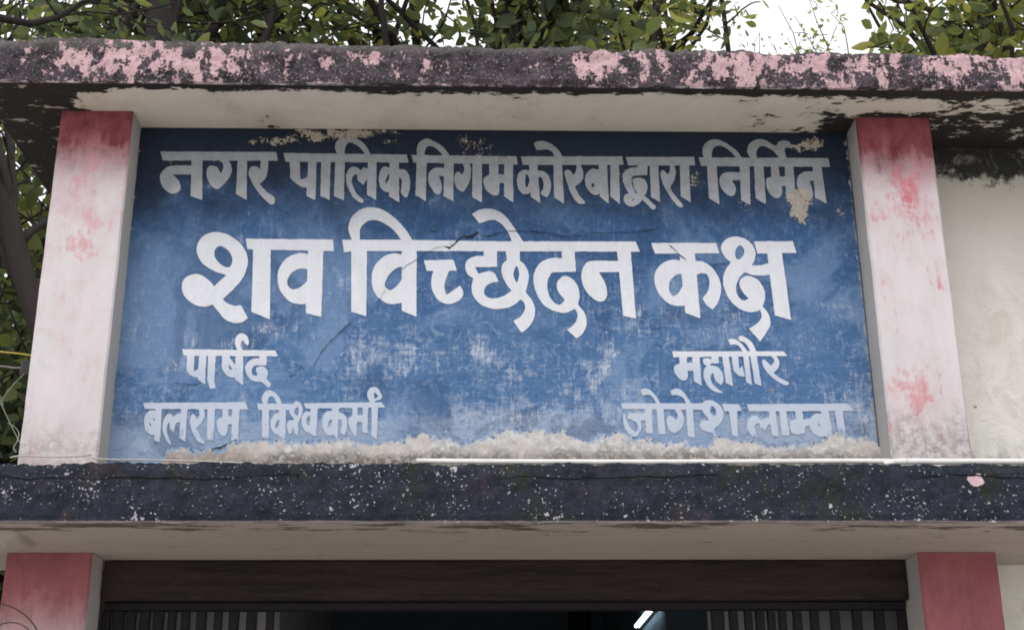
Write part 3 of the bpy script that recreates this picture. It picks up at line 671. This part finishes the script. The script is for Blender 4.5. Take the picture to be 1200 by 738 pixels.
def inside(poly, X, Y):
    r = np.zeros(X.shape, bool); n = len(poly)
    for i in range(n):
        x0, y0 = poly[i]; x1, y1 = poly[(i+1) % n]
        if y0 == y1: continue
        c = (Y < max(y0, y1)) & (Y >= min(y0, y1)); r ^= c & (X < x0+(Y-y0)*(x1-x0)/(y1-y0))
    return r
STEP = 0.4
def word_mesh(ops, Y):
    """union of brush strokes -> one flat sheet of paint on the panel"""
    allp = np.concatenate([q for _, q in ops]); lo = allp.min(0)-3; hi = allp.max(0)+3
    nx, ny = int((hi[0]-lo[0])/STEP)+1, int((hi[1]-lo[1])/STEP)+1
    F = np.zeros((ny, nx), np.float32)
    for hole, q in ops:
        a = np.maximum(((q.min(0)-lo)/STEP-2).astype(int), 0); b = ((q.max(0)-lo)/STEP+3).astype(int)
        X, Yy = np.meshgrid(lo[0]+STEP*np.arange(a[0], min(b[0], nx)), lo[1]+STEP*np.arange(a[1], min(b[1], ny)))
        # a hand-held brush: edges waver a little
        wx = .55*(fbm(X*.23, Yy*.23, 3, 5)-.5)+.35*(fbm(X*.9, Yy*.9, 2, 8)-.5); wy = .55*(fbm(X*.23+50, Yy*.23, 3, 6)-.5)+.35*(fbm(X*.9, Yy*.9+30, 2, 9)-.5)
        m = inside(q, X+wx, Yy+wy); sub = F[a[1]:a[1]+m.shape[0], a[0]:a[0]+m.shape[1]]; sub[m] = 0 if hole else 1
    for _ in range(2):
        G_ = np.pad(F, 1); F = (G_[1:-1, 1:-1]*2+G_[:-2, 1:-1]+G_[2:, 1:-1]+G_[1:-1, :-2]+G_[1:-1, 2:])/6
    I = F > .5; full = I[:-1, :-1] & I[1:, :-1] & I[:-1, 1:] & I[1:, 1:]; any_ = I[:-1, :-1] | I[1:, :-1] | I[:-1, 1:] | I[1:, 1:]
    V = []; Fc = []
    for j in range(ny-1):
        row = full[j]
        if row.any():
            d = np.diff(np.concatenate([[0], row.astype(int), [0]])); st = np.where(d == 1)[0]; en = np.where(d == -1)[0]
            for s_, e_ in zip(st, en):
                k = len(V); V += [(s_, j+1), (e_, j+1), (e_, j), (s_, j)]; Fc.append((k, k+1, k+2, k+3))
        for i in np.where(any_[j] & ~row)[0]:
            cs = [(i, j+1), (i+1, j+1), (i+1, j), (i, j)]; vals = [F[y_, x_] for x_, y_ in cs]; poly = []
            for q in range(4):
                a, b = cs[q], cs[(q+1) % 4]; va, vb = vals[q], vals[(q+1) % 4]
                if va > .5: poly.append(a)
                if (va > .5) != (vb > .5):
                    t = (.5-va)/(vb-va); poly.append((a[0]+(b[0]-a[0])*t, a[1]+(b[1]-a[1])*t))
            if len(poly) >= 3: k = len(V); V += poly; Fc.append(tuple(range(k, k+len(poly))))
    V = np.array(V, float)*STEP+lo; W3 = P(V[:, 0], V[:, 1], Y)
    mb = MB(); mb.v = [tuple(map(float, q)) for q in W3]; mb.f = Fc; mb.m = [0]*len(Fc)
    return mb
LBL = {'shav': 'first large white word of the middle line', 'vichchhedan': 'longest large white word of the middle line', 'kaksh': 'last large white word of the middle line',
       'parshad': 'small white word above the lower left name', 'mahapaur': 'small white word above the lower right name'}
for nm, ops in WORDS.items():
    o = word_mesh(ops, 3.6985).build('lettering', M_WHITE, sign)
    if nm in LBL: o['label'] = LBL[nm]
    elif nm in ('nagar', 'palik', 'nigam', 'korba', 'dvara', 'nirmit'): o['label'] = 'weathered word of the top line, greyed by mould and painted shade'
    else: o['label'] = 'worn pale word of the bottom line'

# salt crust along the foot of the sign
px = np.linspace(126, 1034, 1150); py = np.linspace(470, 600, 110); PX, PY = np.meshgrid(px, py)
kx = [120, 185, 197, 230, 262, 280, 300, 380, 440, 480, 500, 540, 600, 640, 690, 720, 745, 780, 820, 850, 880, 905, 930, 960, 985, 1010, 1026, 1034]
ky = [540, 538, 521, 522, 526, 513, 511, 512, 514, 508, 506, 510, 499, 502, 507, 499, 508, 515, 512, 509, 512, 518, 514, 512, 504, 507, 514, 526]
edge = np.interp(PX, kx, ky)+12*(fbm(PX*.07, PX*0+2, 4, 31)-.5)+9*(fbm(PX*.22, PY*.22, 4, 33)-.5)+4*(fbm(PX*.7, PY*.7, 3, 34)-.5)
depth = PY-edge
hgt = np.clip(depth/9, 0, 1)**.7*.002+np.clip(depth/22, 0, 1)*(.0005+.008*fbm(PX*.06, PY*.08, 4, 41)**1.3)+np.clip(depth/6, 0, 1)*.0016*(fbm(PX*.3, PY*.3, 4, 45)-.35)
Wp = P(PX, PY, 3.7)
mb = MB(); ny, nx = PX.shape; Wp[..., 1] = 3.6975-np.maximum(hgt*.42, .0003); mb.v = [tuple(map(float, q)) for q in Wp.reshape(-1, 3)]
ok = (depth+10*(fbm(PX*.14, PY*.14, 4, 61)-.5)+13*(fbm(PX*.42, PY*.42, 4, 62)-.5)*np.clip(1.6-depth/16, 0, 1) > 2.5) & (Wp[..., 2] > 2.435)
for j in range(ny-1):
    for i in range(nx-1):
        if ok[j, i] and ok[j+1, i] and ok[j, i+1] and ok[j+1, i+1]: a = j*nx+i; mb.f.append((a, a+nx, a+nx+1, a+1)); mb.m.append(0)
cr = mb.build('salt_crust', M_CRUST, sign, True)
cr.data.attributes.new('powder', 'FLOAT', 'POINT').data.foreach_set('value', np.clip(depth/20, 0, 1).reshape(-1).astype(np.float32))

# cracks
def crack(pts, wid, seed):
    mb = MB(); L = smooth_line([(x, y, 0) for x, y in pts], 10); n = len(L); k0 = 0
    for i, p in enumerate(L):
        t = i/(n-1); ww = wid*(.25+.9*vnoise(np.array(i*.35), np.array(0.5), seed))*min(1, 6*t+.15, 6*(1-t)+.15)
        j = 2.6*(fbm(i*.30, .5, 4, seed+3)-.5); a = P(p[0]+j*.6, p[1]+j-ww/2, 3.6968); b = P(p[0]+j*.6, p[1]+j+ww/2, 3.6968)
        mb.v += [tuple(map(float, a)), tuple(map(float, b))]
        if i: mb.f.append((2*i-2, 2*i-1, 2*i+1, 2*i)); mb.m.append(0)
    mb.build('crack', M_CRACK, sign)
crack([(520, 288), (527, 290), (534, 284), (541, 278), (548, 276)], 2.2, 1); crack([(545, 279), (552, 277), (558, 273), (562, 274)], 3.2, 2)
crack([(523, 271), (529, 280), (526, 287)], 1.2, 3); crack([(503, 271), (514, 271)], 1.2, 4)
crack([(562, 274), (572, 277), (585, 273), (600, 271), (640, 272), (662, 277), (690, 274)], 1.1, 5); crack([(690, 273), (740, 272), (775, 268)], .9, 6)
crack([(520, 288), (505, 293), (490, 303), (478, 310), (468, 318)], .9, 7); crack([(452, 340), (447, 348), (440, 356)], 1.2, 8)
crack([(413, 376), (398, 390), (384, 403)], 2.0, 9); crack([(384, 402), (376, 414), (367, 431)], 1.7, 10); crack([(346, 438), (339, 442)], 2.0, 11); crack([(355, 428), (352, 430)], 2, 12)
crack([(784, 287), (790, 292), (796, 298), (805, 305)], 1.6, 13); crack([(833, 311), (845, 309), (856, 308)], 1.1, 14)
crack([(272, 517), (262, 522), (250, 526), (238, 529)], 2.6, 15); crack([(238, 529), (228, 532), (222, 537)], 1.6, 16)
crack([(205, 448), (222, 450), (238, 449)], .8, 17)

# ------------------------------------------------------------------ gate, tube light
gate = empty('collapsible_gate', (0.09, 3.7, 0), 'dark folding iron gate under a brown header, pushed open to both sides', 'gate')
hx0, hx1 = float(P(120, 680, 3.7)[0]), float(P(1063, 680, 3.7)[0])
mb = MB(); box(mb, hx0, hx1, 3.702, 3.83, 2.176, 2.279, .003)
h = mb.build('header', M_HEAD, gate)
mb = MB(); box(mb, hx0, hx1, 3.735, 3.775, 2.155, 2.1735, .003); mb.build('top_rail', M_BAR, gate)
gl = [(130, 3), (146, 3), (161, 5), (177, 4), (194, 5), (209, 6), (226, 8), (246, 9), (264, 8), (284, 9), (306, 11)]
gr = [(852, 6), (869, 8), (884, 4), (898, 4), (911, 4), (926, 8), (945, 10), (967, 14), (992, 15), (1018, 15), (1045, 16)]
def bars(gaps, a, b):
    edges = [a]+[e for c_, w_ in gaps for e in (c_-w_/2, c_+w_/2)]+[b]
    for i in range(0, len(edges), 2):
        x0, x1 = float(P(edges[i], 722, 3.745)[0]), float(P(edges[i+1], 722, 3.745)[0])
        mb = MB(); box(mb, x0, x1, 3.745, 3.765, .03, 2.1535, .003)
        mb.build('channel_bar', M_BAR, gate)
bars(gl, 117, 321); bars(gr, 834, 1066)
lamp = empty('tube_light', (float(tn[0]), 7.16, float(tn[2])), 'lit white tube light on the inner wall behind the gate', 'light')
g = G('tube_glow', .4); g.b.inputs['Emission Color'].default_value = (.85, 1, 1, 1); g.b.inputs['Emission Strength'].default_value = 5.0; M_TUBE = g.done((.9, .9, .9))
tf[0] = tn[0]; tf[2] = tn[2]
mb = MB(); tube(mb, [tn, tn*.5+tf*.5, tf], .0095, 12); mb.build('tube', M_TUBE, lamp, True)
mb = MB(); box(mb, float(tn[0])+.016, float(tn[0])+.034, 7.18, 8.10, float(tn[2])-.012, float(tn[2])+.02, .003); mb.build('batten', M_PVC, lamp)

# ------------------------------------------------------------------ pipes and cables
def run(name, pts, rad, m, label, cat, n=10, group=None):
    mb = MB(); tube(mb, smooth_line(pts, 8), rad, n); o = mb.build(name, m, None, True); tag(o, label, cat, group); return o
q0, q1, q2 = P(488, 541, 3.235), P(760, 543, 3.235), P(1026, 543, 3.235); zc = 2.437
run('conduit_pipe', [(q0[0], 3.236, zc), (q1[0], 3.238, zc-.001), (q2[0], 3.234, zc+.001), (float(P(1036, 545, 3.23)[0]), 3.232, zc-.006)], .0062, M_PVC, 'long thin white conduit pipe along the ledge below the sign', 'pipe')
q3, q4 = P(1046, 543, 3.235), P(1230, 541, 3.235)
run('conduit_pipe', [(q3[0], 3.238, zc-.004), (float(P(1060, 543, 3.235)[0]), 3.238, zc+.001), (float(P(1150, 543, 3.235)[0]), 3.238, zc+.001), (q4[0]+1.2, 3.24, zc+.002)], .0076, M_PVC, 'thicker white conduit pipe along the ledge below the right pillar and wall', 'pipe')
def pxrun(name, pts, rad, m, label, cat='cable', Y=3.5):
    L = smooth_line([P(a, b, c[0] if c else Y) for a, b, *c in pts if a > -900], 8)
    if pts[0][0] < -900: L = [np.array([-16.0, 6.0, pts[0][1]])]+L
    mb = MB(); tube(mb, L, rad, 6); tag(mb.build(name, m, None, True), label, cat)
pxrun('cable', [(12, 536, 3.30), (25, 534, 3.3), (60, 535, 3.28), (95, 534, 3.27), (108, 532, 3.27), (110, 536, 3.26), (125, 538, 3.25), (190, 539, 3.245), (255, 541, 3.24), (300, 543, 3.24)], .0021, M_CABW, 'thin dirty white cable lying along the ledge below the left pillar')
pxrun('cable', [(-999, 4.6), (-60, 404, 3.85), (0, 412, 3.75), (20, 414, 3.7), (40, 417, 3.67)], .0026, M_YEL, 'yellow cable running to the left edge of the left pillar')
pxrun('cable', [(-999, 4.4), (-60, 428, 3.85), (0, 429, 3.75), (18, 431, 3.7), (37, 430, 3.67)], .0022, M_STR, 'pale grey cable just below the yellow one at the left pillar')
pxrun('cable', [(33, 434, 3.66), (18, 448, 3.6), (4, 466, 3.58), (2, 473, 3.58), (10, 492, 3.57), (20, 512, 3.55), (24, 520, 3.52)], .0012, M_STR, 'thin grey wire hanging in a loop beside the left pillar')
pxrun('cable', [(9, 496, 3.5), (16, 499, 3.5), (22, 507, 3.5), (20, 517, 3.48), (16, 524, 3.46), (19, 530, 3.4)], .0014, M_STR, 'frayed pale string curling at the foot of the left pillar')
mb = MB(); a = P(30, 425, 3.66); box(mb, float(a[0])-.008, float(a[0])+.028, 3.64, 3.68, float(a[2])-.04, float(a[2]), .006)
tag(mb.build('cable_clip', M_CABK), 'small black clip holding cables at the left pillar edge', 'clip')

# ------------------------------------------------------------------ trees
def leaves(name, C, D, Ln, Wd, tint, mat, parent):
    n = len(C); D = D/np.linalg.norm(D, axis=1)[:, None]
    A = rng.normal(size=(n, 3)); A[:, 2] *= .35; Sx = np.cross(D, A); Sx /= np.linalg.norm(Sx, axis=1)[:, None]+1e-9; Nn = np.cross(Sx, D)
    def pt(t, s_, h): return C+D*(Ln*t)[:, None]+Sx*(Wd*s_)[:, None]+Nn*(Ln*h)[:, None]
    curl = rng.uniform(-.34, .16, n); o = np.ones(n)
    V = np.stack([pt(o*0, o*0, o*0), pt(o*.22, -o*.36, .05*o), pt(o*.55, -o*.5, .06*o+curl*.4), pt(o*.82, -o*.26, .03*o+curl*.8), pt(o, o*0, curl), pt(o*.82, o*.26, .03*o+curl*.8), pt(o*.55, o*.5, .06*o+curl*.4), pt(o*.22, o*.36, .05*o), pt(o*.5, o*0, -.03*o+curl*.35)], 1)
    base = np.arange(n)[:, None, None]*9; fs = np.array([[0, 8, 2, 1], [8, 4, 3, 2], [0, 7, 6, 8], [8, 6, 5, 4]])[None]+base
    me = bpy.data.meshes.new(name); me.from_pydata(V.reshape(-1, 3).tolist(), [], fs.reshape(-1, 4).tolist()); me.materials.append(mat)
    at = me.attributes.new('tint', 'FLOAT', 'POINT'); at.data.foreach_set('value', np.repeat(tint, 9).astype(np.float32))
    me.polygons.foreach_set('use_smooth', [True]*len(me.polygons)); me.update()
    ob = bpy.data.objects.new(name, me); COL.objects.link(ob); ob.parent = parent
    me.transform(Matrix.Translation(-Vector(parent.location)))
    return ob
def limb(mb, a, b, r0, r1, bend=.12, n=6, sides=8):
    a = np.array(a, float); b = np.array(b, float); L = np.linalg.norm(b-a); pts = []; ph = rng.normal(size=3)
    for i in range(n+1):
        t = i/n; pts.append(a+(b-a)*t+ph*bend*L*.35*math.sin(math.pi*t)+rng.normal(size=3)*L*bend*.06*(0 < t < 1))
    tube(mb, pts, [r0+(r1-r0)*i/n for i in range(n+1)], sides); return pts
def tree(kind, label, base, top, r, crown, rad, nl, nt_, nlv, leaf, mat=None, group='trees growing behind the building', spread=.34, tint=(0, 1), gap=None):
    """trunk from base to top, nl limbs into an ellipsoid crown, nt_ twigs each, nlv leaves about every twig"""
    base = np.array(base, float); top = np.array(top, float); crown = np.array(crown, float); rad = np.array(rad, float)
    root = empty(kind, tuple(base), label, 'tree', group); mb = MB(); tr = limb(mb, base, top, r, r*.55, .10, 10, 12)
    C, D, T = [], [], []
    for i in range(nl):
        s = tr[random.randint(5, 10)]
        d = rng.normal(size=3); d /= np.linalg.norm(d); e = crown+d*rad*rng.uniform(.45, .85)
        lp = limb(mb, s, e, r*.32, r*.08, .22, 7, 7)
        for k in range(nt_):
            q = lp[random.randint(2, 7)]; d = rng.normal(size=3); d[2] *= .6; d /= np.linalg.norm(d)
            e2 = q+d*rad*rng.uniform(.25, .6); v = (e2-crown)/rad; m_ = np.linalg.norm(v)
            if m_ > 1: e2 = crown+v/m_*rad*rng.uniform(.85, 1.0)
            if gap is not None and gap(e2): continue
            tp = limb(mb, q, e2, r*.07, .006, .25, 5, 5); tb = rng.uniform(*tint)
            for j in range(int(nlv*1.6)):
                c_ = tp[random.randint(1, 5)]+rng.normal(size=3)*spread*.5
                dd = rng.normal(size=3); dd[2] = dd[2]*.5-.55
                C.append(c_); D.append(dd); T.append(np.clip(tb+rng.normal()*.16, 0, 1))
    mb.build('trunk', M_BARK, root, True); C = np.array(C); D = np.array(D); n = len(C)
    if gap is not None:
        kp = np.array([not gap(q) for q in C]); C, D, T = C[kp], D[kp], np.array(T)[kp]; n = len(C)
    Ln = leaf*(.38+.62*rng.random(n)**1.6); leaves('crown', C, D, Ln, Ln*rng.uniform(.36, .68, n), np.array(T), mat or M_LEAF, root)
    return root
def tpos(px, Y): return float(P(px, 20, Y)[0])
def proj(q):
    d = np.array(q)-np.array([0, 0, EYE]); zc_ = d@AF; return 600+FPX*(d@AR)/zc_, 369-FPX*(d@AU)/zc_
x = tpos(186, 9.0)
tree('tree', 'broad leaved tree with the thickest dark forked trunk, above the left end of the roof', (x-.15, 9.0, 0), (x+.12, 9.0, 8.6), .20, (x+.1, 9.9, 8.7), (2.0, 1.2, 1.9), 16, 9, 13, .19, M_LEAFD, tint=(0, .9), gap=lambda q: q[1] < 9.15 and abs(proj(q)[0]-186) < 34)
x = tpos(114, 10.0)
tree('tree', 'dark tree with a slim straight trunk, left of the thick forked one', (x, 10.0, 0), (x+.1, 10.0, 9.0), .11, (x-.3, 10.8, 9.3), (2.2, 1.5, 2.0), 15, 9, 13, .18, M_LEAFD, tint=(.1, 1), gap=lambda q: q[1] < 10.12 and abs(proj(q)[0]-114) < 22)
x = tpos(440, 10.5)
tree('tree', 'dense green tree above the middle of the roof, left of centre', (x, 11.0, 0), (x, 11.0, 8.2), .17, (x+.1, 10.7, 9.1), (2.5, 1.6, 1.9), 19, 9, 13, .21, M_LEAF, tint=(0, .75))
x = tpos(600, 9.0)
tree('tree', 'tree of large drooping dark leaves over the middle of the roof, right of centre', (x, 9.3, 0), (x, 9.3, 7.6), .10, (x, 9.0, 8.3), (1.2, .8, 1.4), 12, 7, 12, .25, M_LEAFD, tint=(.1, .9))
x = tpos(740, 11.0)
tree('tree', 'leafy light green tree above the right half of the roof, beside the white sky gap', (x, 11.4, 0), (x-.1, 11.4, 8.4), .16, (x-.1, 11.2, 9.5), (1.9, 1.5, 2.0), 19, 9, 14, .16, M_LEAF, tint=(.2, 1), gap=lambda q: proj(q)[0] > 885+12*math.sin(q[2]*9))
x = tpos(1120, 9.5)
tree('tree', 'tree of large yellow green leaves at the right end of the roof', (x+.3, 9.6, 0), (x+.2, 9.6, 7.6), .12, (x+.2, 9.3, 8.6), (1.7, 1.4, 1.9), 16, 8, 13, .21, M_LEAF, tint=(.25, 1), gap=lambda q: proj(q)[0] < 1010+16*math.sin(q[2]*8))
x = tpos(955, 14.0)
tree('tree', 'sparse young tree with tiny leaves in the white sky gap', (x, 14.0, 0), (x, 14.0, 9.9), .05, (x, 14.0, 10.45), (.85, .6, .8), 12, 6, 8, .10, M_LEAF, tint=(.4, 1), spread=.2)
# left of the building
a, b = P(48, 335, 6.5), P(12, 205, 6.5); d = (b-a)/(b[2]-a[2])
tree('tree', 'leaning dark trunk with hanging leaves left of the left pillar', tuple(a-d*a[2]), tuple(a+d*(6.4-a[2])), .085, (a[0]-.75, 7.3, 5.6), (1.6, 1.2, 2.0), 15, 8, 13, .17, M_LEAFD, tint=(0, .9), gap=lambda q: (q[0] > -1.5 and q[1] < 10.8) or (q[1] < 6.75 and proj(q)[0] > -5))
x = float(P(-20, 400, 8.0)[0])
tree('bushy_tree', 'low dense bushy tree filling the gap beside the left pillar', (x-.2, 8.8, 0), (x-.3, 8.8, 3.4), .10, (x-.2, 8.8, 3.5), (1.7, 1.5, 2.6), 32, 11, 18, .19, M_LEAFD, tint=(0, .7), gap=lambda q: q[0] > -1.4 and q[1] < 10.8)
tree('bushy_tree', 'taller dark bushy tree far behind the leaning trunk', (x-1.2, 12.5, 0), (x-1.2, 12.5, 5.5), .13, (x-1.0, 12.5, 5.6), (2.4, 1.5, 3.4), 32, 11, 15, .20, M_LEAFD, tint=(.1, 1))
# twigs at the lower left pillar
tw = empty('dry_twig', tuple(map(float, P(-60, 745, 3.5)-np.array([0, 0, 0]))), 'thin dry brown twigs arching in front of the lower left pillar', 'twig')
mb = MB()
for pts, r_ in (([(-70, 700), (-20, 702), (2, 707), (20, 714), (36, 727), (46, 748), (48, 800)], .0022), ([(-60, 735), (-10, 733), (10, 729), (24, 731), (36, 740), (46, 756)], .0018)):
    tube(mb, smooth_line([P(a, b, 3.5) for a, b in pts], 8), r_, 6)
mb.build('stem', M_TWIG, tw, True)
